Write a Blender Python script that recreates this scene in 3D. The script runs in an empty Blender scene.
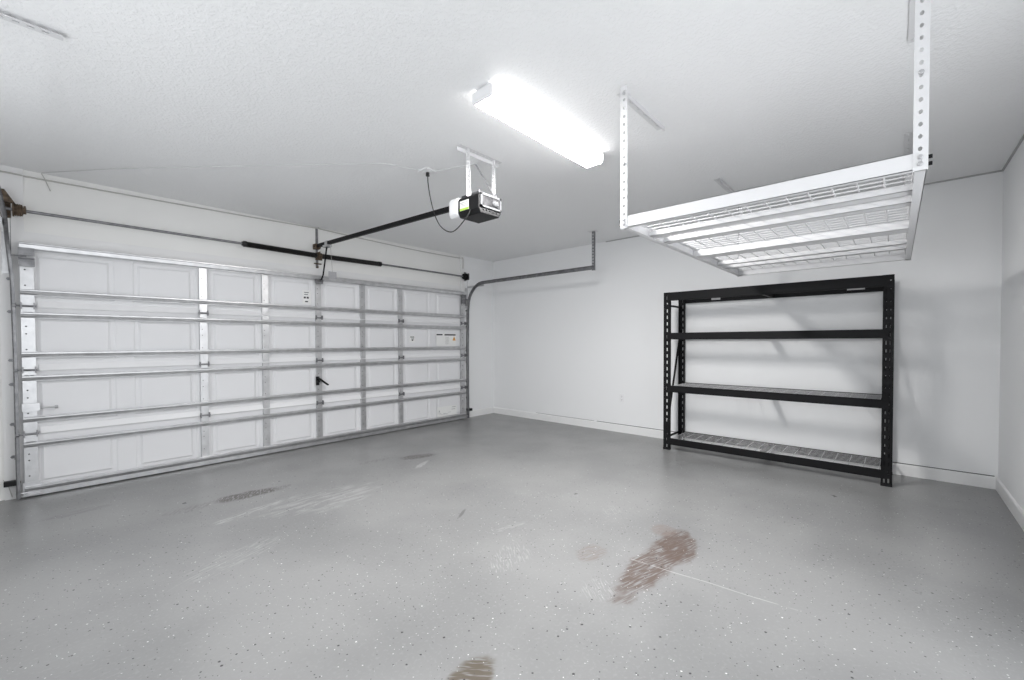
import bpy, math, random
from mathutils import Vector, Matrix
random.seed(7)
S = bpy.context.scene
COL = S.collection
H = 2.74                      # ceiling height
XL, YB = -6.30, -6.10         # left wall, back wall (door wall y=0, rack wall x=0)

# ------------------------------------------------------------------ materials
def new_mat(name):
    m = bpy.data.materials.new(name); m.use_nodes = True
    nt = m.node_tree
    return m, nt, nt.nodes['Principled BSDF']

def plain(name, col, rough=.5, metal=0., bump=None, spec=.5, coat=0.):
    m, nt, p = new_mat(name)
    p.inputs['Base Color'].default_value = (*col, 1)
    p.inputs['Roughness'].default_value = rough
    p.inputs['Metallic'].default_value = metal
    p.inputs['Specular IOR Level'].default_value = spec
    p.inputs['Coat Weight'].default_value = coat
    if bump:
        sc, st, dist = bump
        tc = nt.nodes.new('ShaderNodeTexCoord')
        n = nt.nodes.new('ShaderNodeTexNoise'); n.inputs['Scale'].default_value = sc; n.inputs['Detail'].default_value = 4
        b = nt.nodes.new('ShaderNodeBump'); b.inputs['Strength'].default_value = st; b.inputs['Distance'].default_value = dist
        nt.links.new(tc.outputs['Object'], n.inputs['Vector']); nt.links.new(n.outputs['Fac'], b.inputs['Height'])
        nt.links.new(b.outputs['Normal'], p.inputs['Normal'])
    return m

def mottled(name, c1, c2, scale, rough=.5, metal=0., rvar=0.):
    m, nt, p = new_mat(name)
    tc = nt.nodes.new('ShaderNodeTexCoord')
    n = nt.nodes.new('ShaderNodeTexNoise'); n.inputs['Scale'].default_value = scale; n.inputs['Detail'].default_value = 5
    r = nt.nodes.new('ShaderNodeValToRGB')
    r.color_ramp.elements[0].position = .35; r.color_ramp.elements[0].color = (*c1, 1)
    r.color_ramp.elements[1].position = .65; r.color_ramp.elements[1].color = (*c2, 1)
    nt.links.new(tc.outputs['Object'], n.inputs['Vector']); nt.links.new(n.outputs['Fac'], r.inputs['Fac'])
    nt.links.new(r.outputs['Color'], p.inputs['Base Color'])
    p.inputs['Roughness'].default_value = rough; p.inputs['Metallic'].default_value = metal
    if rvar:
        mr = nt.nodes.new('ShaderNodeMapRange'); mr.inputs['To Min'].default_value = rough - rvar; mr.inputs['To Max'].default_value = rough + rvar
        nt.links.new(n.outputs['Fac'], mr.inputs['Value']); nt.links.new(mr.outputs['Result'], p.inputs['Roughness'])
    return m

M = {}
M['wall'] = plain('painted_wall', (.855, .86, .868), .6, bump=(45, .12, .004), spec=.3)
M['door_wall'] = mottled('patched_door_wall', (.83, .825, .81), (.865, .86, .845), 1.2, .7)
M['trim'] = plain('white_trim_paint', (.84, .84, .84), .4)
M['jamb'] = mottled('jamb_paint', (.80, .80, .80), (.83, .82, .82), 3, .5)
M['caulk'] = plain('grey_caulk', (.42, .42, .42), .7)
M['crack'] = plain('dark_caulk_gap', (.10, .10, .10), .8)
M['white_metal'] = plain('white_powder_coat', (.70, .70, .71), .4)
M['deck_wire'] = plain('white_coated_wire', (.70, .70, .71), .4)
M['zinc_wire'] = plain('zinc_wire', (.48, .48, .49), .45, .5)
M['black'] = plain('black_powder_coat', (.008, .008, .009), .55, bump=(300, .08, .001), spec=.16)
M['black_plastic'] = plain('black_plastic', (.008, .008, .009), .45, spec=.25)
M['rubber'] = plain('black_rubber', (.02, .02, .02), .7)
M['spring'] = plain('oiled_spring_steel', (.018, .017, .017), .38, .3)
M['galv'] = mottled('galvanised_steel', (.54, .54, .55), (.64, .64, .65), 14, .36, .9, .05)
M['galv_dark'] = mottled('weathered_steel', (.20, .20, .21), (.30, .30, .31), 20, .45, .9, .05)
M['rust'] = mottled('rusty_steel', (.06, .042, .03), (.17, .125, .085), 40, .7, .3)
M['panel'] = plain('door_panel_paint', (.79, .79, .805), .45, spec=.4)
M['lip'] = plain('door_lip_paint', (.84, .84, .85), .35)
M['grey_plastic'] = plain('grey_plastic', (.04, .04, .042), .6, spec=.1)
M['white_plastic'] = plain('white_plastic', (.82, .82, .83), .35)
M['lens'] = mottled('clear_lens', (.012, .012, .014), (.06, .06, .063), 25, .6)
M['lens'].node_tree.nodes['Principled BSDF'].inputs['Specular IOR Level'].default_value = .12
M['silver'] = plain('silver_trim', (.11, .112, .118), .6, 0., spec=.2)
M['paper'] = plain('white_sticker', (.84, .84, .83), .5)
M['tag'] = plain('grey_tag_card', (.36, .36, .38), .5)
M['ink'] = plain('black_ink', (.02, .02, .025), .5)
M['greyink'] = plain('grey_ink', (.45, .45, .46), .5)
M['orange'] = plain('orange_ink', (.75, .36, .05), .5)
M['green'] = plain('green_ink', (.42, .62, .10), .5)
M['slot'] = plain('dark_slot', (.03, .03, .03), .5)
M['cable_white'] = plain('white_cable_jacket', (.66, .66, .66), .6)
M['cable_grey'] = plain('grey_cable_jacket', (.50, .49, .47), .6)

# ceiling with knock-down texture
m, nt, p = new_mat('textured_ceiling'); M['ceiling'] = m
p.inputs['Base Color'].default_value = (.865, .868, .875, 1); p.inputs['Roughness'].default_value = .65; p.inputs['Specular IOR Level'].default_value = .3
tc = nt.nodes.new('ShaderNodeTexCoord')
n1 = nt.nodes.new('ShaderNodeTexNoise'); n1.inputs['Scale'].default_value = 55; n1.inputs['Detail'].default_value = 3
r1 = nt.nodes.new('ShaderNodeValToRGB'); r1.color_ramp.elements[0].position = .47; r1.color_ramp.elements[1].position = .58
b1 = nt.nodes.new('ShaderNodeBump'); b1.inputs['Strength'].default_value = .32; b1.inputs['Distance'].default_value = .005
nt.links.new(tc.outputs['Object'], n1.inputs['Vector']); nt.links.new(n1.outputs['Fac'], r1.inputs['Fac'])
nt.links.new(r1.outputs['Color'], b1.inputs['Height']); nt.links.new(b1.outputs['Normal'], p.inputs['Normal'])

# lamp diffuser
m, nt, p = new_mat('lit_diffuser'); M['diffuser'] = m
p.inputs['Base Color'].default_value = (.9, .9, .9, 1)
p.inputs['Emission Color'].default_value = (1, .985, .965, 1)
p.inputs['Emission Strength'].default_value = 170.0
m, nt, p = new_mat('diffuser_side'); M['diffuser_side'] = m
p.inputs['Base Color'].default_value = (.9, .9, .9, 1)
p.inputs['Emission Color'].default_value = (1, .99, .98, 1)
p.inputs['Emission Strength'].default_value = 4.6

# ---- floor: grey epoxy with flakes, tyre marks and scuffs
m, nt, p = new_mat('epoxy_floor'); M['floor'] = m
L = nt.links.new
tc = nt.nodes.new('ShaderNodeTexCoord'); POS = tc.outputs['Object']
def math_(op, a, b=None, c=None):
    n = nt.nodes.new('ShaderNodeMath'); n.operation = op
    for i, v in enumerate((a, b, c)):
        if v is None: continue
        if isinstance(v, (int, float)): n.inputs[i].default_value = v
        else: L(v, n.inputs[i])
    return n.outputs[0]
def ramp(v, a, b):
    n = nt.nodes.new('ShaderNodeMapRange'); n.interpolation_type = 'SMOOTHSTEP'
    L(v, n.inputs['Value']); n.inputs['From Min'].default_value = a; n.inputs['From Max'].default_value = b
    return n.outputs['Result']
def noise(scale, detail=4, vec=None, dist=0.):
    n = nt.nodes.new('ShaderNodeTexNoise'); n.inputs['Scale'].default_value = scale; n.inputs['Detail'].default_value = detail
    n.inputs['Distortion'].default_value = dist
    L(vec or POS, n.inputs['Vector']); return n.outputs['Fac']
def mapped(cx, cy, ang, sx, sy):
    n = nt.nodes.new('ShaderNodeMapping'); n.vector_type = 'TEXTURE'
    n.inputs['Location'].default_value = (cx, cy, 0); n.inputs['Rotation'].default_value = (0, 0, ang); n.inputs['Scale'].default_value = (sx, sy, 1)
    L(POS, n.inputs['Vector']); return n.outputs['Vector']
def vlen(v):
    n = nt.nodes.new('ShaderNodeVectorMath'); n.operation = 'LENGTH'; L(v, n.inputs[0]); return n.outputs['Value']
def sepx(v):
    n = nt.nodes.new('ShaderNodeSeparateXYZ'); L(v, n.inputs[0]); return n.outputs
def mix(col_a, col_b, fac):
    n = nt.nodes.new('ShaderNodeMix'); n.data_type = 'RGBA'
    for i, v in ((6, col_a), (7, col_b)):
        if isinstance(v, tuple): n.inputs[i].default_value = (*v, 1)
        else: L(v, n.inputs[i])
    L(fac, n.inputs[0]); return n.outputs[2]
def blob(cx, cy, ang, sx, sy, streak_scale, streak_ang, amount, lo=.42, hi=.58, stretch=8, edge=.75):
    v = mapped(cx, cy, ang, sx, sy)
    d = math_('ADD', vlen(v), math_('MULTIPLY', math_('SUBTRACT', noise(7, 3), .5), .9))
    base = math_('SUBTRACT', 1.0, ramp(d, edge - .15, 1.08))
    sv = mapped(cx, cy, streak_ang, 1.0, 1.0 / stretch)
    st = ramp(noise(streak_scale, 2, sv), lo, hi)
    return math_('MULTIPLY', math_('MULTIPLY', base, st), amount)
big = noise(1.1, 3); fine = noise(60, 3)
base = mix((.220, .221, .222), (.270, .270, .270), ramp(big, .35, .65))
base = mix(base, (.32, .32, .32), math_('MULTIPLY', ramp(fine, .5, .75), .35))
ST = 2.45   # direction of the tyre stains' streaks
tyre = (.075, .065, .06); brown = (.115, .082, .068); pale = (.50, .50, .50)
for a in ((-3.15, -4.40, .03, .50, .115, 1), ):
    base = mix(base, brown, blob(a[0], a[1], a[2], a[3], a[4], 10, math.radians(-15), .92, .30, .56, 9, .85))
base = mix(base, brown, blob(-2.84, -4.42, .4, .24, .12, 10, math.radians(-15), .92, .30, .56, 9, .9))
base = mix(base, (.20, .165, .15), blob(-3.29, -4.07, .1, .12, .09, 12, math.radians(-15), .75, .40, .58, 9))
base = mix(base, (.20, .165, .15), blob(-2.70, -4.27, .2, .10, .10, 12, math.radians(-15), .7, .35, .5, 9))
base = mix(base, (.10, .08, .058), blob(-4.43, -4.235, .1, .13, .085, 9, math.radians(-50), .95, .34, .50, 7, .9))
base = mix(base, tyre, blob(-4.36, -1.365, -.06, .32, .10, 16, math.radians(62), .95, .34, .54, 5))
base = mix(base, (.15, .145, .14), blob(-4.75, -1.38, .0, .25, .07, 9, math.radians(62), .6, .4, .6, 5))
base = mix(base, tyre, blob(-2.70, -1.43, -.35, .23, .10, 16, math.radians(62), .9, .34, .54, 5))
base = mix(base, (.14, .135, .13), blob(-3.10, -1.25, -.1, .20, .06, 9, math.radians(62), .6, .4, .6, 5))
base = mix(base, (.15, .15, .15), blob(-5.36, -.82, .1, .22, .07, 6, .3, .55, .35, .6, 4))
base = mix(base, (.09, .09, .09), blob(-3.41, -3.02, .55, .10, .016, 20, .5, .8, .2, .4, 3))
base = mix(base, pale, blob(-3.95, -1.97, -.05, .50, .26, 5, .1, .42, .42, .62, 5))
base = mix(base, pale, blob(-4.42, -1.78, .25, .36, .06, 9, .3, .5, .42, .6, 5))
base = mix(base, pale, blob(-2.85, -1.74, .5, .17, .035, 12, .5, .6, .3, .5, 4))
base = mix(base, pale, blob(-3.65, -3.72, .2, .20, .12, 14, .9, .30, .5, .62, 8))
base = mix(base, pale, blob(-3.35, -3.45, -.2, .16, .03, 14, -.3, .30, .4, .6, 6))
base = mix(base, pale, blob(-3.60, -4.30, .2, .12, .10, 14, .9, .30, .5, .62, 8))
base = mix(base, pale, blob(-2.62, -3.84, .1, .13, .08, 14, .9, .30, .5, .62, 8))
base = mix(base, pale, blob(-1.0, -3.72, -.3, .18, .05, 14, -.3, .30, .45, .6, 6))
base = mix(base, pale, blob(-4.75, -2.5, .4, .35, .12, 10, .4, .30, .5, .62, 8))
def scratch(x0, y0, x1, y1, w, amt, base):
    cx, cy = (x0 + x1) / 2, (y0 + y1) / 2; ln = math.hypot(x1 - x0, y1 - y0); an = math.atan2(y1 - y0, x1 - x0)
    v = sepx(mapped(cx, cy, an, ln / 2, w))
    wob = math_('MULTIPLY', math_('SUBTRACT', noise(2.5, 1), .5), 6.0)
    inx = math_('LESS_THAN', math_('ABSOLUTE', v[0]), 1.0)
    iny = math_('SUBTRACT', 1.0, ramp(math_('ABSOLUTE', math_('ADD', v[1], wob)), .5, 1.2))
    return mix(base, (.62, .62, .62), math_('MULTIPLY', math_('MULTIPLY', inx, iny), math_('MULTIPLY', ramp(noise(9, 2), .35, .5), amt)))
base = scratch(-3.20, -4.28, -3.12, -5.10, .0045, .38, base)
def flakes(scale, rmin, rmax, gate_lo, gate_hi, seed):
    v = nt.nodes.new('ShaderNodeTexVoronoi'); v.feature = 'F1'; v.inputs['Scale'].default_value = scale
    mp = nt.nodes.new('ShaderNodeMapping'); mp.inputs['Location'].default_value = (seed, seed * .37, 0)
    dz = nt.nodes.new('ShaderNodeVectorMath'); dz.operation = 'SCALE'; dz.inputs['Scale'].default_value = .004
    nz = nt.nodes.new('ShaderNodeTexNoise'); nz.inputs['Scale'].default_value = 150; L(POS, nz.inputs['Vector']); L(nz.outputs['Color'], dz.inputs[0])
    ad = nt.nodes.new('ShaderNodeVectorMath'); ad.operation = 'ADD'; L(POS, ad.inputs[0]); L(dz.outputs[0], ad.inputs[1])
    L(ad.outputs[0], mp.inputs['Vector']); L(mp.outputs['Vector'], v.inputs['Vector'])
    sc = nt.nodes.new('ShaderNodeSeparateColor'); L(v.outputs['Color'], sc.inputs[0])
    gate = math_('MULTIPLY', math_('GREATER_THAN', sc.outputs[0], gate_lo), math_('LESS_THAN', sc.outputs[0], gate_hi))
    rad = math_('MULTIPLY_ADD', sc.outputs[1], rmax - rmin, rmin)
    return math_('MULTIPLY', gate, math_('LESS_THAN', v.outputs['Distance'], rad))
base = mix(base, (.035, .035, .038), flakes(30, .06, .17, .0, .36, 1.3))
base = mix(base, (.74, .74, .74), flakes(30, .05, .13, .0, .20, 7.7))
base = mix(base, (.62, .62, .62), flakes(60, .08, .18, .0, .22, 3.1))
base = mix(base, (.06, .06, .065), flakes(60, .08, .20, .0, .28, 11.9))
L(base, p.inputs['Base Color'])
mr = nt.nodes.new('ShaderNodeMapRange'); L(noise(3, 4), mr.inputs['Value']); mr.inputs['To Min'].default_value = .22; mr.inputs['To Max'].default_value = .42
L(mr.outputs['Result'], p.inputs['Roughness']); p.inputs['Specular IOR Level'].default_value = .5
bf = nt.nodes.new('ShaderNodeBump'); bf.inputs['Strength'].default_value = .12; bf.inputs['Distance'].default_value = .003
L(noise(30, 3), bf.inputs['Height']); L(bf.outputs['Normal'], p.inputs['Normal'])

# ------------------------------------------------------------------ mesh builder
class MB:
    def __init__(s): s.v = []; s.f = []
    def add(s, vs, fs):
        o = len(s.v); s.v += [Vector(v) for v in vs]; s.f += [tuple(o + i for i in f) for f in fs]; return s
    def box(s, a, b):
        x0, x1 = sorted((a[0], b[0])); y0, y1 = sorted((a[1], b[1])); z0, z1 = sorted((a[2], b[2]))
        return s.add([(x0,y0,z0),(x1,y0,z0),(x1,y1,z0),(x0,y1,z0),(x0,y0,z1),(x1,y0,z1),(x1,y1,z1),(x0,y1,z1)],
                     [(0,3,2,1),(4,5,6,7),(0,1,5,4),(1,2,6,5),(2,3,7,6),(3,0,4,7)])
    def bar(s, a, b, w, h, up=(0, 0, 1)):
        a, b = Vector(a), Vector(b); d = (b - a).normalized(); up = Vector(up)
        if abs(d.dot(up)) > .98: up = Vector((1, 0, 0))
        r = d.cross(up).normalized(); u = r.cross(d)
        vs = [q + r * (sx * w / 2) + u * (sz * h / 2) for q in (a, b) for sx, sz in ((-1,-1),(1,-1),(1,1),(-1,1))]
        return s.add(vs, [(0,1,2,3),(7,6,5,4),(0,4,5,1),(1,5,6,2),(2,6,7,3),(3,7,4,0)])
    def cyl(s, a, b, r, n=10, r2=None):
        return s.lathe(a, b, [(0, r), (1, r if r2 is None else r2)], n)
    def lathe(s, a, b, prof, n=16, caps=True):
        a, b = Vector(a), Vector(b); d = b - a; t = d.normalized()
        up = Vector((0, 0, 1)) if abs(t.z) < .9 else Vector((1, 0, 0))
        r = t.cross(up).normalized(); u = r.cross(t); vs = []; fs = []
        for k, (f, rad) in enumerate(prof):
            for i in range(n):
                an = 2 * math.pi * i / n
                vs.append(a + d * f + r * (rad * math.cos(an)) + u * (rad * math.sin(an)))
                if k: fs.append(((k-1)*n+i, (k-1)*n+(i+1) % n, k*n+(i+1) % n, k*n+i))
        if caps: fs += [tuple(range(n-1, -1, -1)), tuple((len(prof)-1)*n+i for i in range(n))]
        return s.add(vs, fs)
    def tube(s, pts, r, n=6):
        pts = [Vector(q) for q in pts]; vs = []; fs = []; pr = None
        for k, q in enumerate(pts):
            t = (pts[min(k+1, len(pts)-1)] - pts[max(k-1, 0)]).normalized()
            if pr is None:
                pr = t.cross(Vector((0, 0, 1)) if abs(t.z) < .9 else Vector((1, 0, 0))).normalized()
            pr = (pr - t * pr.dot(t)).normalized(); u = t.cross(pr)
            for i in range(n):
                an = 2 * math.pi * i / n; vs.append(q + pr * (r * math.cos(an)) + u * (r * math.sin(an)))
                if k: fs.append(((k-1)*n+i, (k-1)*n+(i+1) % n, k*n+(i+1) % n, k*n+i))
        fs += [tuple(range(n-1, -1, -1)), tuple((len(pts)-1)*n+i for i in range(n))]
        return s.add(vs, fs)
    def prism(s, poly, a, b):
        """poly: list of 3-D points (planar); extruded by vector a->b"""
        d = Vector(b) - Vector(a); n = len(poly); P = [Vector(q) for q in poly]
        return s.add(P + [q + d for q in P], [tuple(range(n-1, -1, -1)), tuple(range(n, 2*n))] +
                     [(i, (i+1) % n, n+(i+1) % n, n+i) for i in range(n)])
    def sweep(s, path, prof, side):
        """path of points in a plane with normal `side`; prof: closed list of (along side, along in-plane normal)"""
        side = Vector(side); pts = [Vector(q) for q in path]; n = len(prof); vs = []; fs = []
        for k, q in enumerate(pts):
            t = (pts[min(k+1, len(pts)-1)] - pts[max(k-1, 0)]).normalized(); nn = side.cross(t)
            for i, (a, b) in enumerate(prof):
                vs.append(q + side * a + nn * b)
                if k: fs.append(((k-1)*n+i, (k-1)*n+(i+1) % n, k*n+(i+1) % n, k*n+i))
        fs += [tuple(range(n-1, -1, -1)), tuple((len(pts)-1)*n+i for i in range(n))]
        return s.add(vs, fs)
    def perf(s, O, U, V, w, ln, t, cols, start, pitch, n, hw, hh, rnd=False):
        """plate of width w (along U) and length ln (along V) with rows of holes at the u of `cols`"""
        O, U, V = Vector(O), Vector(U).normalized(), Vector(V).normalized(); N = U.cross(V)
        def P(u, v, d): return O + U * u + V * v + N * d
        def quad(u0, v0, u1, v1):
            for d in (0, t):
                s.add([P(u0,v0,d), P(u1,v0,d), P(u1,v1,d), P(u0,v1,d)], [(0,3,2,1) if d == 0 else (0,1,2,3)])
        cell = min(pitch / 2, hh * 1.5)
        edges = [0] + [(cols[i] + cols[i+1]) / 2 for i in range(len(cols)-1)] + [w]
        for ci, uc in enumerate(cols):
            u0, u1 = edges[ci], edges[ci+1]; v = 0
            for k in range(n):
                vc = start + k * pitch
                if vc + cell > ln: break
                if vc - cell > v: quad(u0, v, u1, vc - cell)
                O8 = [(u0,vc-cell),(uc,vc-cell),(u1,vc-cell),(u1,vc),(u1,vc+cell),(uc,vc+cell),(u0,vc+cell),(u0,vc)]
                if rnd: I8 = [(uc+hw*math.cos(a), vc+hh*math.sin(a)) for a in [math.radians(q) for q in (225,270,315,0,45,90,135,180)]]
                else: I8 = [(uc-hw,vc-hh),(uc,vc-hh),(uc+hw,vc-hh),(uc+hw,vc),(uc+hw,vc+hh),(uc,vc+hh),(uc-hw,vc+hh),(uc-hw,vc)]
                for d in (0, t):
                    vs = [P(*q, d) for q in O8] + [P(*q, d) for q in I8]
                    fs = [(i, (i+1) % 8, 8+(i+1) % 8, 8+i) for i in range(8)]
                    s.add(vs, [tuple(reversed(f)) for f in fs] if d == 0 else fs)
                s.add([P(*q, 0) for q in I8] + [P(*q, t) for q in I8], [(i, (i+1) % 8, 8+(i+1) % 8, 8+i) for i in range(8)])
                v = vc + cell
            if v < ln: quad(u0, v, u1, ln)
        for (a, b) in (((0,0),(w,0)),((w,0),(w,ln)),((w,ln),(0,ln)),((0,ln),(0,0))):
            s.add([P(*a,0), P(*b,0), P(*b,t), P(*a,t)], [(0,1,2,3)])
        return s
    def build(s, name, mat, parent=None, origin=None, smooth=False, bevel=0.):
        if parent is not None:
            r = parent; base = Vector((0, 0, 0))
            while r is not None: base += r.location; r = r.parent
        else: base = Vector(origin) if origin is not None else Vector((0, 0, 0))
        me = bpy.data.meshes.new(name); me.from_pydata([v - base for v in s.v], [], s.f); me.update()
        o = bpy.data.objects.new(name, me); COL.objects.link(o)
        if parent is not None: o.parent = parent
        else: o.location = base
        mats = mat if isinstance(mat, (list, tuple)) else [mat]
        for q in mats: me.materials.append(M[q])
        if smooth:
            for pl in me.polygons: pl.use_smooth = True
            md = o.modifiers.new('edges', 'EDGE_SPLIT'); md.split_angle = math.radians(40)
        if bevel:
            md = o.modifiers.new('bevel', 'BEVEL'); md.width = bevel; md.segments = 2; md.limit_method = 'ANGLE'
        return o

def thing(name, label, cat, loc=(0, 0, 0), group=None):
    o = bpy.data.objects.new(name, None); COL.objects.link(o); o.location = loc; o.empty_display_size = .1
    return tag(o, label, cat, group)
def tag(o, label, cat, group=None):
    o['label'] = label; o['category'] = cat
    if group: o['group'] = group
    return o
def struct(o): o['kind'] = 'structure'; return o
def box(a, b): return MB().box(a, b)

# ------------------------------------------------------------------ the room
DX0, DX1, DT = -5.615, -0.765, 2.12        # door opening
struct(box((XL-.1, YB-.1, -.1), (.1, .3, 0)).build('floor', 'floor'))
struct(box((XL-.1, YB-.1, H), (.1, .3, H+.1)).build('ceiling', 'ceiling'))
struct(box((0, YB-.1, 0), (.1, .12, H)).build('wall_right', 'wall'))
WY0, WY1, WZ0, WZ1 = -5.0, -1.4, .75, 2.15        # unseen window in the left wall, invented to hold a fill light
struct(MB().box((XL-.1, YB-.1, 0), (XL, WY0, H)).box((XL-.1, WY1, 0), (XL, .12, H)).box((XL-.1, WY0, 0), (XL, WY1, WZ0)).box((XL-.1, WY0, WZ1), (XL, WY1, H)).build('wall_left', 'wall'))
fr = MB()
for a, b in ((WY0, WY0+.05), (WY1-.05, WY1), ((WY0+WY1)/2-.03, (WY0+WY1)/2+.03)): fr.box((XL-.08, a, WZ0), (XL-.03, b, WZ1))
for a, b in ((WZ0, WZ0+.05), (WZ1-.05, WZ1)): fr.box((XL-.08, WY0, a), (XL-.03, WY1, b))
struct(fr.build('added_window', 'trim'))  # frame of the made-up window, out of view
OX0, OX1, OZ = -6.0, -2.7, 2.25                    # open bay behind the camera, added as an unseen source of fill
struct(MB().box((XL, YB-.1, 0), (OX0, YB, H)).box((OX1, YB-.1, 0), (0, YB, H)).box((OX0, YB-.1, OZ), (OX1, YB, H)).build('wall_back', 'wall'))
w = MB().box((XL, 0, 0), (DX0, .12, H)).box((DX1, 0, 0), (0, .12, H)).box((DX0, 0, DT), (DX1, .12, H))
struct(w.build('wall_front', 'door_wall'))
struct(box((-.73, -.004, 0), (0, 0, H)).build('trim_6', 'wall'))   # smooth painted return beside the door
# flat trim boards around the door
struct(box((-5.735, -.02, 0), (DX0+.02, 0, H)).build('trim_1', 'jamb'))
struct(box((DX1-.02, -.02, 0), (-.70, 0, H)).build('trim_2', 'jamb'))
struct(box((DX0+.02, -.012, DT-.0), (DX1-.02, 0, 2.225)).build('trim_3', 'jamb'))
# baseboards: board with an eased top, and the dark gap line above it
def baseboard(name, a, b, nrm):
    a, b, nrm = Vector(a), Vector(b), Vector(nrm)
    prof = [(0, 0), (.014, 0), (.014, .095), (.009, .104), (0, .108)]
    mb = MB().prism([a + nrm * d + Vector((0, 0, z)) for d, z in prof], a, b)
    struct(mb.build(name, 'trim'))
baseboard('baseboard_right', (0, YB, 0), (0, 0, 0), (-1, 0, 0))
baseboard('baseboard_back', (OX1+.02, YB, 0), (-.014, YB, 0), (0, 1, 0))
baseboard('baseboard_front', (-.60, -.004, 0), (-.014, -.004, 0), (0, -1, 0))
baseboard('baseboard_left', (XL, YB+.014, 0), (XL, 0, 0), (1, 0, 0))
mb = MB()
for y0, y1, t in ((-6.08, -5.35, .0035), (-5.30, -4.2, .003), (-3.33, -2.15, .0035), (-2.1, -1.0, .002)):
    mb.box((-.003, y0, .108), (0, y1, .108 + t * 2))
struct(mb.build('trim_4', 'crack'))
# grey caulk bead in the ceiling corner
mb = MB().box((-.012, YB, H-.012), (0, -2.3, H)).box((-2.2, YB, H-.012), (-.012, YB+.012, H))
struct(mb.build('trim_5', 'caulk'))

# ------------------------------------------------------------------ garage door
gd = thing('garage_door', 'wide white sectional garage door with galvanised struts and stiles, closed', 'garage door', (-3.19, -.05, 0))
gd['kind'] = 'thing'
X0, X1 = -5.63, -.75
SEC = [0.012, .535, 1.068, 1.60, 2.13]
PX = [X0, -4.985, -4.375, -3.786, -3.18, -2.585, -1.994, -1.395, X1]
YP = -.045                       # inner face of the door skin
STRUTS = [(.078, .445), (.655, 1.000), (1.195, 1.525), (1.715, 2.095)]
def nested(mb, x0, x1, z0, z1):
    """a pressed panel: flat border, step outwards, sloped frame, raised field"""
    loops = [(0, 0, 0), (.062, .07, 0), (.074, .082, -.006), (.098, .106, -.006), (.116, .122, .004)]
    ring = []
    for dx, dz, d in loops:
        ring.append([(x0+dx, YP+d*-1, z0+dz), (x1-dx, YP+d*-1, z0+dz), (x1-dx, YP+d*-1, z1-dz), (x0+dx, YP+d*-1, z1-dz)])
    vs = [q for r in ring for q in r]; fs = []
    for k in range(len(ring)-1):
        for i in range(4): fs.append((k*4+i, k*4+(i+1) % 4, k*4+4+(i+1) % 4, k*4+4+i))
    fs.append(tuple((len(ring)-1)*4+i for i in range(4)))
    mb.add(vs, fs)
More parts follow.
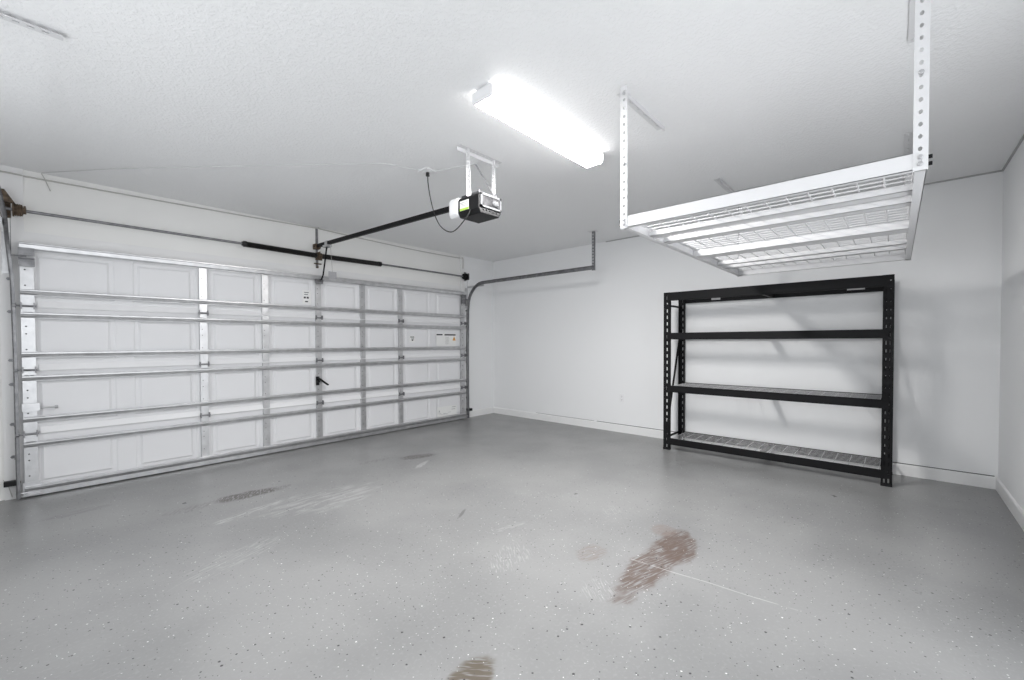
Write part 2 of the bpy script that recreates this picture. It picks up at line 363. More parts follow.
for si in range(4):
    z0, z1 = SEC[si], SEC[si+1]
    mb = MB()
    for a, b in zip(PX, PX[1:]): nested(mb, a, b, z0, z1)
    # edges and back of the section
    mb.add([(X0,YP,z0),(X1,YP,z0),(X1,YP,z1),(X0,YP,z1),(X0,-.008,z0),(X1,-.008,z0),(X1,-.008,z1),(X0,-.008,z1)],
           [(4,5,1,0),(5,6,2,1),(6,7,3,2),(7,4,0,3),(7,6,5,4)])
    sec = mb.build('door_section', 'panel', gd)
    if si > 0:       # sloped bottom lip of the section, over the joint
        MB().prism([(X0+.1, YP, z0+.045), (X0+.1, YP-.022, z0-.004), (X0+.1, YP-.018, z0-.012), (X0+.1, YP, z0-.012)], (X0+.1,0,0), (X1-.1,0,0)).build('joint_lip', 'lip', sec)
    # stiles: channel strips
    for i, x in enumerate([X0+.045] + PX[2:7] + [X1-.045]):
        wd = .078 if i in (0, 6) else .066
        mb = MB(); d = .030
        mb.prism([(x-wd/2, YP, z0+.004), (x-wd/2, YP-d, z0+.004), (x+wd/2, YP-d, z0+.004), (x+wd/2, YP, z0+.004)], (0,0,z0+.004), (0,0,z1-.006))
        st = mb.build('stile', 'galv', sec)
        # dark screw holes
        for zz in (z0+.17, z0+.30, z1-.17):
            MB().cyl((x-.012, YP-d-.0015, zz), (x-.012, YP-d+.004, zz), .006 if i in (0, 6) else .004, 8).build('screw', 'slot', sec)
        # hinge at the lower joint
        if si > 0:
            mb = MB(); hy = YP - d
            mb.box((x-.026, hy-.003, z0+.012), (x+.026, hy, z0+.085)).box((x-.026, hy-.003, z0-.075), (x+.026, hy, z0-.015))
            for q in ((-.014, .03), (.014, .03), (0, .065), (0, -.05)):
                mb.cyl((x+q[0], hy-.008, z0+q[1]), (x+q[0], hy, z0+q[1]), .006, 6)
            mb.build('hinge', 'galv', sec)
            if i not in (2, 4):
                mb = MB().cyl((x-.045, hy-.013, z0-.002), (x+.045, hy-.013, z0-.002), .008, 10)
                for sx in (-.036, .036):
                    mb.box((x+sx-.004, hy-.028, z0-.026), (x+sx+.004, hy+.004, z0+.026))
                mb.build('hinge_pin', 'galv_dark', sec)
            if i in (0, 6):
                sx = -1 if i == 0 else 1
                MB().cyl((x+sx*.03, hy-.02, z0), (x+sx*.085, hy-.02, z0), .006, 8).lathe((x+sx*.062, hy-.02, z0), (x+sx*.085, hy-.02, z0), [(0,.012),(.1,.022),(.9,.022),(1,.012)], 14).build('roller', 'galv_dark', sec)
    # horizontal struts: hat channels on top of the stiles
    for zi, z in enumerate(STRUTS[si]):
        hgt = .056 if (si == 3 and zi == 1) else .040
        y0 = YP - .030; dp = .038; zt, zb = z+hgt/2, z-hgt/2
        prof = [(y0, zt+.004), (y0-.003, zt+.004), (y0-.003, zt), (y0-dp+.003, zt), (y0-dp, zt-.003), (y0-dp, zt-.014), (y0-dp+.007, zt-.018),
                (y0-dp+.012, zb+.008), (y0-.010, zb), (y0-.003, zb-.003), (y0-.003, zb-.006), (y0, zb-.006)]
        MB().prism([(X0+.005, a, b) for a, b in prof], (X0+.005,0,0), (X1-.005,0,0)).build('strut', 'galv', sec)
    if si == 0:
        MB().box((X0, YP-.03, .012), (X1, YP-.001, .034)).box((X0, YP-.034, .012), (X1, YP-.03, .05)).build('bottom_retainer', 'galv', sec)
        MB().lathe((X0, YP+.012, .012), (X1, YP+.012, .012), [(0, .0115), (1, .0115)], 8).build('bottom_seal', 'rubber', sec)
        for x, s_ in ((X0+.045, -1), (X1-.045, 1)):
            mb = MB().box((x-.05, YP-.036, .015), (x+.05, YP-.030, .13)).cyl((x+s_*.02, YP-.05, .05), (x+s_*.09, YP-.05, .05), .007, 8).box((x-.045, YP-.062, .03), (x+.045, YP-.036, .036))
            mb.build('bottom_bracket', 'galv', sec)
    if si == 3:
        for x, s_ in ((X0+.045, -1), (X1-.045, 1)):
            MB().box((x-.045, YP-.072, 2.01), (x+.045, YP-.066, 2.075)).box((x-.045, YP-.12, 1.985), (x+.045, YP-.066, 1.992)).box((x-.045, YP-.066, 1.925), (x+.045, YP-.060, 1.99)).cyl((x, YP-.095, 2.0), (x+s_*.085, YP-.095, 2.0), .007, 8).build('top_roller_bracket', 'galv_dark', sec)
    if si == 1:
        MB().box((X0+.0, YP-.062, .725), (X0+.10, YP-.030, .79)).cyl((X0+.05, YP-.045, .745), (X0+.20, YP-.045, .745), .005, 8).cyl((X0+.185, YP-.052, .745), (X0+.205, YP-.052, .745), .013, 8).build('slide_bolt', 'galv', sec)
    # stickers
    def sticker(x0, x1, z0, z1): return MB().box((x0, YP-.0074, z0), (x1, YP-.0062, z1))
    def ink(rects, mat, par):
        mb = MB()
        for a in rects: mb.box((a[0], YP-.0084, a[1]), (a[2], YP-.0074, a[3]))
        return mb
    if si == 2:
        st = sticker(-1.33, -.925, 1.225, 1.425).build('warning_sticker', 'paper', sec)
        st['label'] = 'white warning sticker with black header bars and orange triangle'
        mb = ink([(-1.325,1.398,-1.205,1.418), (-1.165,1.396,-.935,1.418)], 'ink', st)
        for k in range(9): mb.box((-1.15, YP-.0084, 1.37-k*.014), (-1.15+random.uniform(.06,.10), YP-.0074, 1.372-k*.014))
        mb.prism([(-.972, YP-.0095, 1.336), (-.962, YP-.0095, 1.336), (-.962, YP-.0095, 1.365), (-.972, YP-.0095, 1.365)], (0,0,0), (0,.001,0))
        mb.build('print', 'ink', sec)
        MB().prism([(-1.0, YP-.0085, 1.315), (-.935, YP-.0085, 1.315), (-.967, YP-.0085, 1.388)], (0,0,0), (0,.001,0)).build('triangle_mark', 'orange', sec)
        st2 = sticker(-1.83, -1.73, 1.285, 1.385).build('rating_sticker', 'paper', sec)
        mb = ink([(-1.815,1.36,-1.745,1.374), (-1.80,1.335,-1.75,1.345), (-1.79,1.31,-1.765,1.33)], 'ink', sec); mb.build('print', 'ink', sec)
    if si == 0:
        sticker(-1.32, -.92, .10, .255).build('instruction_sticker', 'paper', sec)
        rr = [(-1.30+.1*k, .15-.01*(k % 2), -1.24+.1*k, .156-.01*(k % 2)) for k in range(3)] + [(-1.02,.225,-.94,.235), (-1.03,.19,-.95,.20), (-1.29,.13,-1.1,.135), (-1.29,.20,-1.27,.17)]
        ink(rr, 'greyink', sec).build('print', 'greyink', sec)
    if si == 3:
        sticker(-3.365, -3.265, 1.755, 1.93).build('rating_sticker', 'paper', sec)
        ink([(-3.345,1.90,-3.29,1.908), (-3.345,1.875,-3.30,1.883), (-3.35,1.83,-3.325,1.852), (-3.315,1.83,-3.29,1.852), (-3.335,1.785,-3.30,1.80)], 'ink', sec).build('print', 'ink', sec)
# lock handle on the centre stile
mb = MB().box((-3.225, YP-.040, .755), (-3.185, YP-.030, .865)).cyl((-3.205, YP-.075, .805), (-3.205, YP-.03, .805), .014, 10)
mb.bar((-3.215, YP-.078, .850), (-3.095, YP-.078, .755), .016, .040, (0, 1, 0))
mb.build('lock_handle', 'black_plastic', gd)

# ------------------------------------------------------------------ door tracks
def track(side, x, label):
    t = thing('door_track', label, 'garage door track', (x, -.10, 0), 'steel tracks of the garage door')
    path = [(x, -.085, z) for z in (0.01, .6, 1.2, 1.8, 1.93)]
    R = .33; cy, cz = -.085 - R, 1.93
    for k in range(1, 13):
        a = math.pi/2 * k / 12; path.append((x, cy + R*math.cos(a), cz + R*math.sin(a)))
    path += [(x, y, 2.26) for y in (-.6, -1.2, -1.8, -2.495)]
    fl = .028 if side < 0 else .045
    path = [(px + side*fl*min(1, max(0, (pz-1.7)/.45)), py, pz) for px, py, pz in path]
    xh = x + side*fl
    s_ = side   # +1: web to +x
    prof = [(0, -.026), (.016*s_, -.026), (.024*s_, -.018), (.024*s_, .018), (.016*s_, .026), (0, .026), (0, .023), (.014*s_, .023), (.021*s_, .016), (.021*s_, -.016), (.014*s_, -.023), (0, -.023)]
    if s_ < 0: prof = prof[::-1]
    MB().sweep(path[:5], prof, (1, 0, 0)).build('vertical_rail', 'galv_dark', t)
    MB().sweep(path[4:17], prof, (1, 0, 0)).build('curved_rail', 'galv_dark', t)
    MB().sweep(path[16:], prof, (1, 0, 0)).build('horizontal_rail', 'galv_dark', t)
    # jamb brackets
    for z in (.35, .62, .95, 1.15, 1.55, 1.82):
        xx = x + s_*.024
        mb = MB().box((xx, -.10, z-.012), (xx+s_*.004, -.021, z+.012)).box((xx, -.024, z-.012), (xx+s_*.022, -.0205, z+.012)).cyl((xx+s_*.02, -.036, z), (xx+s_*.02, -.024, z), .008, 6)
        mb.build('jamb_bracket', 'galv_dark', t)
    # flag bracket and top angle
    mb = MB().box((x+s_*.024, -.11, 1.90), (x+s_*.028, -.022, 2.0)).box((x+s_*.024, -.026, 1.86), (x+s_*.07, -.0205, 2.2))
    mb.build('flag_bracket', 'galv', t)
    MB().box((xh+s_*.024, -.42, 2.205), (xh+s_*.028, -.022, 2.235)).build('top_angle', 'galv', t)
    # hanger at the far end of the horizontal rail: perforated angle to the ceiling
    hx = xh + s_*.026
    mb = MB().perf((hx, -2.485, 2.225), (0, 1, 0), (0, 0, 1), .034, H-.004-2.225, .003, [.017], .03, .04, 13, .006, .011)
    mb.box((hx, -2.487, 2.225), (hx+s_*.03, -2.485, H-.004))
    mb.build('hanger_angle', 'galv_dark', t)
    if s_ > 0:
        MB().box((hx-.03, -2.52, H-.004), (hx+.05, -2.40, H)).build('ceiling_plate', 'white_metal', t)
    else:
        MB().perf((-6.1, -2.535, H-.018), (0, 1, 0), (1, 0, 0), .044, .672, .003, [.022], .03, .045, 15, .007, .011).box((-6.1, -2.493, H-.018), (-5.428, -2.490, H)).build('ceiling_plate', 'white_metal', t)
    return t
track(1, -.708, 'curved galvanised door track hung along the right wall')
track(-1, -5.648, 'galvanised door track at the left edge of the garage door')

# ------------------------------------------------------------------ torsion shaft and springs
ZS, YS = 2.378, -.095
sh = thing('torsion_shaft', 'steel torsion bar above the garage door carrying two black springs', 'torsion shaft', (-3.19, YS, ZS))
MB().cyl((-5.70, YS, ZS), (-.70, YS, ZS), .0127, 12).build('shaft', 'galv_dark', sh, smooth=True)
def spring(xa, xb, za, zb):
    prof = []; n = 110
    mb = MB(); vs = []; fs = []; k = 0; seg = 14
    for i in range(n * 2 + 1):
        f = i / (n * 2); rad = .031 if i % 2 else .0265
        prof.append((f, rad))
    mb.lathe((xa, YS, za), (xb, YS, zb), prof, seg)
    return mb
def sag(o, amt):
    for v in o.data.vertices:
        pass
o = spring(-3.99, -3.21, ZS-.002, ZS-.012).build('spring', 'spring', sh)
o = spring(-3.14, -2.355, ZS-.012, ZS-.002).build('spring', 'spring', sh)
for xa, xb in ((-4.02, -3.975), (-2.37, -2.32)):
    MB().lathe((xa, YS, ZS), (xb, YS, ZS), [(0, .022), (.3, .024), (.35, .033), (1, .033)], 16).build('winding_cone', 'spring', sh)
for xa, s_, mt in ((-5.655, 1, 'rust'), (-.735, -1, 'black')):
    mb = MB().lathe((xa, YS, ZS), (xa+s_*.075, YS, ZS), [(0,.034),(0,.056),(.12,.056),(.13,.046),(.22,.05),(.3,.044),(.38,.05),(.46,.044),(.54,.05),(.62,.044),(.7,.048),(.76,.034),(.8,.026),(1,.026)], 22)
    mb.box((xa+s_*.06, YS-.006, ZS+.02), (xa+s_*.073, YS+.006, ZS+.04))
    d = mb.build('cable_drum', mt, sh)
    d['label'] = 'rusty brown cable drum' if s_ > 0 else 'black cable drum'
for x, lb in ((-5.668, 'thin steel lift cable beside the left door track'), (-.708, 'thin steel lift cable beside the right door track')):
    tag(MB().cyl((x, YS-.0, ZS-.065), (x, YS-.0, .06), .002, 5).build('lift_cable', 'galv_dark', origin=(x, YS, .06)), lb, 'cable', 'door lift cables')
# bearing plates on the jambs
for x, s_, mt, lb in ((-5.715, 1, 'rust', 'rusty bearing plate on the left door jamb below the ceiling'), (-.715, 1, 'galv_dark', 'dark steel bearing plate on the right door jamb')):
    bp = thing('bearing_plate', lb, 'bracket', (x, -.02, ZS), 'end bearing plates')
    mb = MB().box((x-.003, -.15, ZS-.055), (x+.003, -.020, ZS+.055)).box((x-.003, -.024, ZS-.06), (x+.05*s_, -.0203, ZS+.09))
    mb.build('plate', mt, bp)
    MB().lathe((x-.012, YS, ZS), (x+.012, YS, ZS), [(0,.022),(0,.03),(1,.03),(1,.022)], 16).build('bearing', mt, bp)
    if mt == 'rust':
        MB().box((x-.02, -.10, ZS+.06), (x+.03, -.022, ZS+.13)).prism([(x+.0, -.11, ZS+.05), (x+.075, -.11, ZS+.05), (x+.02, -.11, ZS+.15), (x, -.11, ZS+.15)], (0,0,0), (0,.03,0)).build('brace', mt, bp)
# centre bracket
cb = thing('spring_bracket', 'thin rusty steel anchor bracket on the wall at the middle of the springs', 'bracket', (-3.165, 0, 2.2))
MB().box((-3.178, -.006, 2.19), (-3.148, -.0005, 2.72)).build('wall_strip', 'galv_dark', cb)
MB().box((-3.185, -.14, ZS-.05), (-3.178, -.006, ZS+.035)).box((-3.178, -.012, ZS-.05), (-3.10, -.006, ZS+.035)).lathe((-3.20, YS, ZS-.012), (-3.15, YS, ZS-.012), [(0,.024),(0,.037),(.3,.037),(.4,.03),(.7,.03),(.75,.037),(1,.037),(1,.024)], 16).build('bearing_plate', 'rust', cb)
MB().cyl((-3.21, -.03, ZS-.10), (-3.12, -.03, ZS-.10), .008, 6).cyl((-3.163, -.03, ZS-.14), (-3.163, -.006, ZS-.14), .012, 6).build('bolt', 'rust', cb)

# ------------------------------------------------------------------ garage door opener
op = thing('garage_door_opener', 'black and white garage door opener hanging from the ceiling with its long black rail', 'garage door opener', (-3.2, -2.95, 2.2))
bx0, bx1, by0, by1, bz0, bz1 = -3.325, -3.085, -3.125, -2.89, 2.255, 2.41
mb = MB()
prof = [(bx0+.02, bz0), (bx1-.02, bz0), (bx1, bz0+.035), (bx1, bz1-.02), (bx1-.02, bz1), (bx0+.02, bz1), (bx0, bz1-.02), (bx0, bz0+.035)]
mb.prism([(a, by0, b) for a, b in prof], (0, by0, 0), (0, by1, 0))
mb.build('housing', 'black_plastic', op, bevel=.006)
prof2 = [(bx0+.012, bz0+.012), (bx1-.012, bz0+.012), (bx1+.004, bz0+.04), (bx1+.004, bz1-.01), (bx1-.016, bz1+.012), (bx0+.016, bz1+.012), (bx0-.004, bz1-.01), (bx0-.004, bz0+.04)]
MB().prism([(a, by1, b) for a, b in prof2], (0, by1, 0), (0, by1+.11, 0)).build('front_cover', 'white_plastic', op, bevel=.02)
# lamp lens in silver frame on the near end
fr = MB()
for a, b in (((bx0+.01, by0-.012, bz0+.045), (bx1-.008, by0, bz0+.058)), ((bx0+.01, by0-.012, bz1-.022), (bx1-.008, by0, bz1-.008)),
             ((bx0+.01, by0-.012, bz0+.045), (bx0+.028, by0, bz1-.008)), ((bx1-.022, by0-.012, bz0+.045), (bx1-.008, by0, bz1-.008))):
    fr.box(a, b)
fr.build('lens_frame', 'silver', op)
MB().box((bx0+.028, by0-.008, bz0+.058), (bx1-.022, by0, bz1-.022)).build('lamp_lens', 'lens', op)
MB().lathe((bx0+.135, by0-.006, bz0+.09), (bx0+.20, by0-.006, bz0+.09), [(0,.010),(.2,.022),(.7,.024),(1,.010)], 12).build('bulb', 'silver', op)
mb = MB()
for k in range(5): mb.box((bx0+.04+k*.036, by0-.006, bz0+.026), (bx0+.055+k*.036, by0-.001, bz0+.034))
mb.build('vent', 'grey_plastic', op)
# silver top deck with bolts
MB().box((bx0+.02, by0+.02, bz1), (bx1-.02, by1-.02, bz1+.012)).cyl((bx0+.03, by0+.03, bz1), (bx0+.03, by0+.03, bz1+.025), .010, 8).cyl((bx1-.03, by0+.03, bz1), (bx1-.03, by0+.03, bz1+.025), .010, 8).build('mounting_plate', 'silver', op)
# label on the side
lab = MB().box((bx0-.002, by1-.125, bz0+.045), (bx0, by1-.025, bz1-.035)).build('side_label', 'paper', op)
MB().box((bx0-.003, by1-.125, bz0+.045), (bx0-.002, by1-.025, bz0+.062)).build('label_stripe', 'green', lab)
mb = MB()
for k in range(3): mb.box((bx0-.003, by1-.115, bz0+.078+k*.012), (bx0-.002, by1-.05+k*.01, bz0+.082+k*.012))
mb.build('label_print', 'greyink', lab)
# rail, trolley, arm
ra, rb = (-3.185, -.05, 2.492), (-3.2, -2.80, 2.40)
MB().bar(ra, rb, .026, .042).build('rail', 'black', op)
MB().box((-3.215, -.09, 2.455), (-3.155, -.006, 2.515)).cyl((-3.23, -.06, 2.485), (-3.14, -.06, 2.485), .010, 8).build('header_bracket', 'rust', op)
MB().box((-3.215, -.40, 2.435), (-3.155, -.28, 2.462)).box((-3.205, -.37, 2.455), (-3.165, -.31, 2.51)).build('trolley', 'galv', op)
mb = MB()
mb.tube([(-3.185, -.33, 2.45), (-3.18, -.29, 2.36), (-3.175, -.24, 2.24), (-3.175, -.20, 2.12), (-3.178, -.16, 2.07), (-3.19, -.12, 2.055)], .009, 6)
mb.build('door_arm', 'black', op)
MB().box((-3.235, -.13, 2.02), (-3.145, -.110, 2.075)).cyl((-3.235, -.13, 2.055), (-3.145, -.13, 2.055), .012, 8).build('door_bracket', 'galv_dark', op)
cx_, cy_ = -3.12, -.33
MB().cyl((cx_-.02, cy_, 2.44), (cx_, cy_, 2.15), .0025, 5).build('release_cord', 'cable_grey', op)
tg = MB().box((cx_-.05, cy_-.002, 2.065), (cx_+.05, cy_, 2.15)).build('release_tag', 'tag', op)
mb = MB()
for k in range(4): mb.box((cx_-.04, cy_-.003, 2.08+k*.017), (cx_+.03+.003*k, cy_-.002, 2.085+k*.017))
mb.build('tag_print', 'greyink', tg)
# hangers
HY = -3.035
MB().perf((-3.44, HY-.02, H-.0035), (0, 1, 0), (1, 0, 0), .04, .44, .003, [.02], .03, .035, 12, .007, .010).box((-3.44, HY+.018, H-.034), (-3.0, HY+.021, H-.001)).build('ceiling_angle', 'white_metal', op)
for xa, xb in ((-3.35, -3.335), (-3.075, -3.075)):
    V = Vector((xb-xa, 0, bz1-.02-(H-.004))); ln = V.length
    MB().perf((xa, HY-.018, H-.004), (0, 1, 0), V, .036, ln, .003, [.018], .03, .03, 10, .006, .008).box((xa, HY+.016, H-.004), (xa+.02, HY+.018, bz1-.02)).build('hanger_strap', 'white_metal', op)
V = Vector((.03, -.22, bz1-.01-H+.004))
MB().perf((-3.13, HY+.16, H-.004), (1, .1, 0), V, .03, V.length, .003, [.015], .03, .03, 11, .006, .008).build('diagonal_brace', 'galv', op)
# power cord
cp = [(-3.30, -2.475, 2.70), (-3.315, -2.50, 2.62), (-3.325, -2.54, 2.50), (-3.335, -2.60, 2.36), (-3.34, -2.67, 2.25), (-3.345, -2.75, 2.185), (-3.345, -2.82, 2.155), (-3.345, -2.88, 2.158), (-3.342, -2.95, 2.195), (-3.335, -3.02, 2.255), (-3.32, -3.03, 2.30)]
def smooth_pts(P, k=4):
    P = [Vector(q) for q in P]; out = []
    for i in range(len(P)-1):
        p0, p1, p2, p3 = P[max(i-1,0)], P[i], P[i+1], P[min(i+2, len(P)-1)]
        for j in range(k):
            t = j / k
            out.append(.5*((2*p1)+(p2-p0)*t+(2*p0-5*p1+4*p2-p3)*t*t+(3*p1-p0-3*p2+p3)*t**3))
    return out + [P[-1]]
MB().tube(smooth_pts(cp), .0042, 6).cyl((-3.30, -2.475, 2.695), (-3.30, -2.475, 2.731), .017, 10, .014).build('power_cord', 'rubber', op, smooth=True)

# ceiling outlet and cables
oc = thing('ceiling_outlet', 'small white outlet on the ceiling feeding the black opener cord', 'outlet', (-3.30, -2.475, H))
MB().box((-3.36, -2.53, H-.012), (-3.24, -2.42, H)).build('base_plate', 'white_plastic', oc, bevel=.003)
MB().box((-3.33, -2.51, H-.017), (-3.27, -2.44, H-.012)).build('socket', 'white_plastic', oc, bevel=.002)
cab = MB().tube([(-3.335, -2.45, H-.004), (-3.622, -2.353, H-.004), (-4.10, -1.79, H-.004), (-4.644, -1.135, H-.0035), (-5.1, -.58, H-.0035), (-5.49, -.03, H-.004)], .003, 6).tube([(-3.27, -2.50, H-.004), (-3.18, -2.72, H-.004), (-3.12, -2.9, H-.004)], .004, 6)
tag(cab.build('ceiling_cable', 'cable_white', origin=(-3.6, -2.35, H)), 'thin white cable stapled across the ceiling to the opener outlet', 'cable')
tag(MB().tube([(-5.49, -.012, 2.735), (-5.475, -.02, 2.70), (-5.44, -.012, 2.60)], .003, 5).build('loose_wire', 'cable_grey', origin=(-5.47, -.02, 2.6)), 'short grey wire end dangling on the wall at the ceiling corner far left', 'wire')
wp = [(-5.9, -.007, 2.685), (-5.76, -.012, 2.686), (-5.72, -.027, 2.685), (-5.61, -.027, 2.685), (-5.57, -.012, 2.685), (-5.2, -.010, 2.69), (-4.4, -.010, 2.70), (-3.6, -.010, 2.715), (-3.19, -.012, 2.725), (-3.14, -.012, 2.735), (-3.08, -.012, 2.722), (-2.4, -.010, 2.70), (-1.6, -.010, 2.685), (-.85, -.010, 2.69), (-.76, -.026, 2.70), (-.74, -.026, 2.66), (-.742, -.026, 2.52)]
tag(MB().tube(smooth_pts(wp), .0068, 6).build('sensor_wire', 'cable_grey', origin=(-3.2, -.01, 2.7), smooth=True), 'long grey wire running along the wall top above the garage door', 'wire')

# safety sensors
for x, s_, lb in ((-5.695, -1, 'small black door sensor on the left jamb near the floor'), (-.655, 1, 'small black door sensor low beside the right door track')):
    t = thing('safety_sensor', lb, 'sensor', (x, -.06, .13), 'door safety sensors')
    MB().box((x-.042, -.105, .125), (x+.042, -.065, .168)).lathe((x-s_*.042, -.085, .147), (x-s_*.05, -.085, .147), [(0,.013),(1,.011)], 12).build('body', 'black_plastic', t, bevel=.004)
    MB().box((x-.03, -.065, .137), (x+.03, -.062, .155)).box((x-.012, -.065, .14), (x+.012, -.0205 if s_ < 0 else -.004, .152)).build('mount', 'black', t)
    MB().tube([(x+s_*.03, -.06, .15), (x+s_*.045, -.03, .17), (x+s_*.02, -.028 if s_ < 0 else -.012, .12), (x, -.028 if s_ < 0 else -.012, .02)], .003, 5).build('sensor_lead', 'cable_grey', t)

# ------------------------------------------------------------------ ceiling light
lt = thing('fluorescent_light', 'long white fluorescent ceiling light, lit', 'ceiling light', (-3.21, -3.675, H))
lx0, lx1, ly0, ly1 = -3.825, -2.605, -3.757, -3.595
MB().box((lx0+.01, ly0+.025, H-.022), (lx1-.01, ly1-.025, H)).build('housing', 'white_metal', lt)
for x0, x1 in ((lx0, lx0+.012), (lx1-.012, lx1)):
    MB().prism([(x0, ly0, H-.012), (x0, ly1, H-.012), (x0, ly1, H-.070), (x0, ly1-.010, H-.083), (x0, ly0+.010, H-.083), (x0, ly0, H-.070)], (x0,0,0), (x1,0,0)).build('end_cap', 'white_plastic', lt, bevel=.004)
sec_ = [(ly0+.002, H-.014), (ly0+.002, H-.064), (ly0+.006, H-.074), (ly0+.012, H-.079), ((ly0+ly1)/2-.006, H-.080), ((ly0+ly1)/2, H-.077), ((ly0+ly1)/2+.006, H-.080), (ly1-.012, H-.079), (ly1-.006, H-.074), (ly1-.002, H-.064), (ly1-.002, H-.014)]
df = MB().prism([(lx0+.012, a, b) for a, b in sec_], (lx0+.012,0,0), (lx1-.012,0,0)).build('diffuser', ['diffuser', 'diffuser_side'], lt)
for pl in df.data.polygons:
    if pl.center.z + lt.location.z > H - .0775: pl.material_index = 1

# ------------------------------------------------------------------ overhead rack
orx = thing('overhead_storage_rack', 'white ceiling-hung storage rack with wire grid decks', 'storage rack', (-2.07, -4.88, 1.937))
rx0, rx1, ry0, ry1, rz0, rz1 = -3.285, -.845, -5.515, -4.258, 1.937, 2.002
def cbeam_y(x, s_):
    t = .0025
    return MB().box((x, ry0+.002, rz0), (x+s_*t, ry1-.002, rz1)).box((x, ry0+.002, rz0), (x+s_*.028, ry1-.002, rz0+t)).box((x, ry0+.002, rz1-t), (x+s_*.018, ry1-.002, rz1)).box((x+s_*.018, ry0+.002, rz1-.014), (x+s_*.0205, ry1-.002, rz1))
def cbeam_x(y, s_):
    t = .0025
    return MB().box((rx0+.003, y, rz0), (rx1-.003, y+s_*t, rz1)).box((rx0+.003, y, rz0), (rx1-.003, y+s_*.034, rz0+t)).box((rx0+.003, y, rz1-t), (rx1-.003, y+s_*.018, rz1))
cbeam_y(rx0, 1).build('end_beam', 'white_metal', orx); cbeam_y(rx1, -1).build('end_beam', 'white_metal', orx)
cbeam_x(ry0, 1).build('side_beam', 'white_metal', orx); cbeam_x(ry1, -1).build('side_beam', 'white_metal', orx)
def crossbar(x, w, z0, z1):
    t = .002
    return MB().box((x-w/2, ry0+.004, z0), (x+w/2, ry1-.004, z0+t)).box((x-w/2, ry0+.004, z0), (x-w/2+t, ry1-.004, z1)).box((x+w/2-t, ry0+.004, z0), (x+w/2, ry1-.004, z1))
crossbar(-2.065, .125, rz0+.004, rz1-.012).build('middle_beam', 'white_metal', orx)
for x, w_ in ((-2.88, .075), (-2.66, .075), (-1.50, .05), (-1.28, .05)):
    crossbar(x, w_, rz1-.046, rz1-.016).build('cross_bar', 'white_metal', orx)
for xa, xb in ((rx0+.022, -2.07), (-2.06, rx1-.022)):
    mb = MB(); n = 13; m_ = 18
    for k in range(n+1):
        y = ry0+.035 + (ry1-ry0-.07)*k/n
        mb.cyl((xa, y, rz1-.0085), (xb, y, rz1-.0085), .0031, 6)
    for k in range(m_+1):
        x = xa+.004 + (xb-xa-.008)*k/m_
        mb.cyl((x, ry0+.02, rz1-.0035), (x, ry1-.02, rz1-.0035), .0031, 6)
    mb.build('wire_deck', 'deck_wire', orx)
for y, s_ in ((ry0, -1), (ry1, 1)):
    for x, sx in ((rx0, 1), (rx1, -1)):
        # L post: wide perforated face across the rack end, narrow face along the side
        w_ = .040; t = .0025; ln = H-.006-rz0+.006
        mb = MB()
        xo = x - sx*.003
        if sx > 0: mb.perf((xo, y+(0 if s_ < 0 else -w_), rz0-.006), (0, 1, 0), (0, 0, 1), w_, ln, -t if False else t, [w_/2], .035, .046, 18, .0065, .009, True)
        else: mb.perf((xo, y+(0 if s_ < 0 else -w_), rz0-.006), (0, 1, 0), (0, 0, 1), w_, ln, t, [w_/2], .035, .046, 18, .0065, .009, True)
        yy = y + s_*.0025
        mb.box((xo, yy, rz0-.006), (xo+sx*.036, yy-s_*.0025, H-.006))
        pst = mb.build('post', 'white_metal', orx)
        for z in (rz0+.018, rz0+.044, rz0+.36, H-.05):
            mb = MB().lathe((xo-sx*.009, y-s_*w_*.5, z), (xo+sx*.004, y-s_*w_*.5, z), [(0,.006),(.15,.0085),(1,.0085)], 8)
            mb.build('bolt', 'zinc_wire', pst)
        if sx > 0:
            for z in (rz0+.018, rz0+.044): MB().cyl((xo+.018, yy, z), (xo+.018, yy+s_*.012, z), .0075, 6).build('side_bolt', 'black', pst)
        # ceiling bracket running along the joist
        xa, xb = (x+.05, x+.615) if sx > 0 else (x-.05, x-.60)
        yc = y + .03
        mb = MB().perf((min(xa, xb), yc-.028, H-.0045), (0, 1, 0), (1, 0, 0), .05, abs(xb-xa), .003, [.025], .04, .09, 8, .005, .010)
        mb.box((xa, yc-.030, H-.03), (xb, yc-.0275, H))
        mb.cyl((xb-sx*.03, yc, H-.012), (xb-sx*.03, yc, H-.003), .008, 6)
        mb.build('ceiling_bracket', 'white_metal', orx)

# ------------------------------------------------------------------ black shelving unit
sr = thing('shelving_unit', 'black steel shelving unit with four wire shelves, empty, against the right wall', 'shelving unit', (-.28, -4.41, 0))
sx0, sx1, sy0, sy1, SH = -.53, -.03, -5.420, -3.373, 1.868
PW = .075
def post(x, y, sx, sy):
    """y is the outer edge; sy points inwards, sx points into the unit"""
    ya = min(y, y+sy*PW); t = .0025
    mb = MB().perf((x if sx > 0 else x-t, ya, 0.0), (0, 1, 0), (0, 0, 1), PW, SH, t, [PW*.32, PW*.72] if sy > 0 else [PW*.42], .05, .0762, 24, .0058, .019)
    for yy in (ya, ya+PW-t): mb.box((x, yy, 0), (x+sx*.038, yy+t, SH))
    p_ = mb.build('post', 'black', sr)
    MB().box((x-sx*.002, ya-.002, 0), (x+sx*.04, ya+PW+.002, .02)).build('foot', 'black_plastic', p_)
for x, s_ in ((sx0, 1), (sx1, -1)):
    post(x, sy0, s_, 1); post(x, sy1, s_, -1)
LEV = [(.065, .142), (.688, .766), (1.312, 1.390), (1.768, 1.866)]
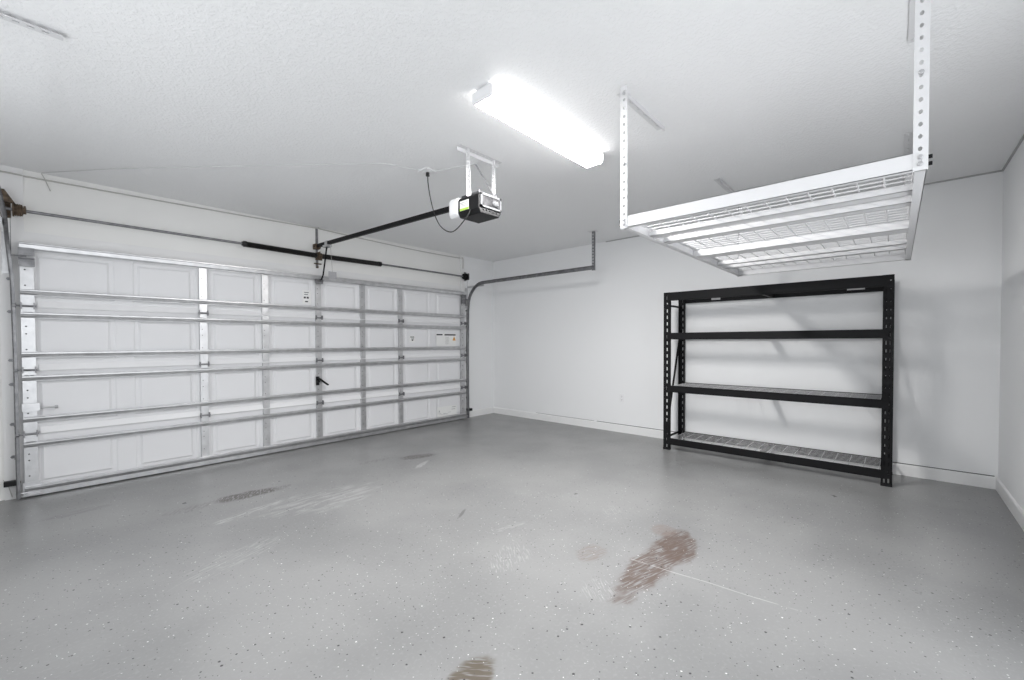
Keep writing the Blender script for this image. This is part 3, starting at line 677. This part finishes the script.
for z0, z1 in LEV:
    for x, s_ in ((sx0-.003, 1), (sx1+.003, -1)):
        t = .002
        mb = MB().box((x, sy0+PW*.55, z0), (x+s_*t, sy1-PW*.55, z1)).box((x, sy0+PW+.002, z0), (x+s_*.022, sy1-PW-.002, z0+t)).box((x, sy0+PW+.002, z1-t), (x+s_*.012, sy1-PW-.002, z1)).box((x+s_*.010, sy0+PW+.002, z1-.016), (x+s_*.012, sy1-PW-.002, z1)).box((x+s_*.010, sy0+PW+.002, z1-.016), (x+s_*.040, sy1-PW-.002, z1-.014))
        mb.build('beam', 'black', sr)
    mb = MB()                                                   # wire deck
    zt = z1 - .010; n = 17
    ya, yb = sy0+PW+.01, sy1-PW-.01
    for k in range(n+1):
        y = ya + (yb-ya)*k/n; mb.cyl((sx0+.008, y, zt), (sx1-.008, y, zt), .0028, 6)
    for k in range(9):
        x = sx0+.03 + (sx1-sx0-.06)*k/8; mb.cyl((x, ya, zt+.005), (x, yb, zt+.005), .0022, 6)
    mb.build('wire_deck', 'zinc_wire', sr)
    yc = (sy0+sy1)/2
    MB().box((sx0+.002, yc-.02, z0+.006), (sx1-.002, yc+.02, z0+.009)).box((sx0+.002, yc-.02, z0+.006), (sx1-.002, yc-.017, zt-.004)).box((sx0+.002, yc+.017, z0+.006), (sx1-.002, yc+.02, zt-.004)).build('cross_bar', 'black', sr)
for y in (sy0+.02, sy1-.02):
    for z in (.14, 1.72):
        MB().bar((sx0+.01, y, z), (sx1-.01, y, z), .012, .022).build('end_rail', 'black', sr)
    MB().bar((sx0+.03, y, .155), (sx1-.015, y, 1.43), .012, .034).build('diagonal_brace', 'black', sr)
# stickers on the inner face of the top rear beam
for ya, yb, z in ((-5.20, -5.06, 1.80), (-3.86, -3.76, 1.79)):
    MB().box((sx1-.0035, ya, z), (sx1+.0005, yb, z+.028)).build('beam_sticker', 'greyink', sr)

# ------------------------------------------------------------------ wall outlet
wo = thing('wall_outlet', 'white duplex outlet low on the right wall', 'outlet', (0, -2.556, .489))
MB().box((-.006, -2.591, .43), (0, -2.521, .547)).build('cover_plate', 'white_plastic', wo, bevel=.002)
mb = MB()
for z in (.466, .512): mb.box((-.009, -2.573, z-.015), (-.006, -2.539, z+.015))
rcp = mb.build('receptacle', 'white_plastic', wo, bevel=.001)
mb = MB()
for z in (.466, .512):
    for dy in (-.007, .007): mb.box((-.0095, -2.556+dy-.0012, z-.002), (-.0088, -2.556+dy+.0012, z+.008))
    mb.cyl((-.0095, -2.556, z-.008), (-.0088, -2.556, z-.008), .0028, 6)
mb.build('slots', 'slot', rcp)

# ------------------------------------------------------------------ light, world, camera
wd = bpy.data.worlds.new('world'); S.world = wd; wd.use_nodes = True
wd.node_tree.nodes['Background'].inputs['Color'].default_value = (.8, .85, .9, 1)
wd.node_tree.nodes['Background'].inputs['Strength'].default_value = .8

def fill_light(name, loc, rot, sx, sy, watts):  # soft area lamp added as fill, set in an invented opening
    l = bpy.data.lights.new(name, 'AREA'); l.shape = 'RECTANGLE'; l.size = sx; l.size_y = sy; l.energy = watts; l.color = FILL_COL
    o = bpy.data.objects.new(name, l); COL.objects.link(o); o.location = loc; o.rotation_euler = rot
FILL_COL = (.965, .985, 1.0)
fill_light('bay_fill', ((OX0+OX1)/2, YB-.02, OZ/2), (math.radians(90), 0, 0), OX1-OX0-.1, OZ-.1, 30)  # added fill from behind the camera, brightens the whole room
fill_light('window_fill', (XL-.02, (WY0+WY1)/2, (WZ0+WZ1)/2), (0, math.radians(-90), 0), WZ1-WZ0-.1, WY1-WY0-.1, 27)  # added fill from the left, lifts the far ceiling

cam = bpy.data.cameras.new('camera'); co = bpy.data.objects.new('camera', cam); COL.objects.link(co)
f_px, yaw, pitch, roll = 426.276, math.radians(47.948), math.radians(-1.0544), math.radians(-.1824)
Fv = Vector((math.sin(yaw)*math.cos(pitch), math.cos(yaw)*math.cos(pitch), math.sin(pitch)))
r0 = Vector((math.cos(yaw), -math.sin(yaw), 0)); u0 = r0.cross(Fv)
Rv = r0*math.cos(roll) + u0*math.sin(roll); Uv = -r0*math.sin(roll) + u0*math.cos(roll)
mt = Matrix((Rv, Uv, -Fv)).transposed().to_4x4(); mt.translation = Vector((-5.5281, -5.4345, 1.2868))
co.matrix_world = mt
cam.sensor_width = 36; cam.sensor_fit = 'HORIZONTAL'; cam.lens = f_px*36/1024
cam.shift_x = .51/1024; cam.shift_y = 9.93/1024
cam.clip_start = .02
S.camera = co
S.view_settings.view_transform = 'Standard'; S.view_settings.look = 'None'
S.view_settings.gamma = 1; S.view_settings.use_curve_mapping = False
S.view_settings.exposure = 0.22
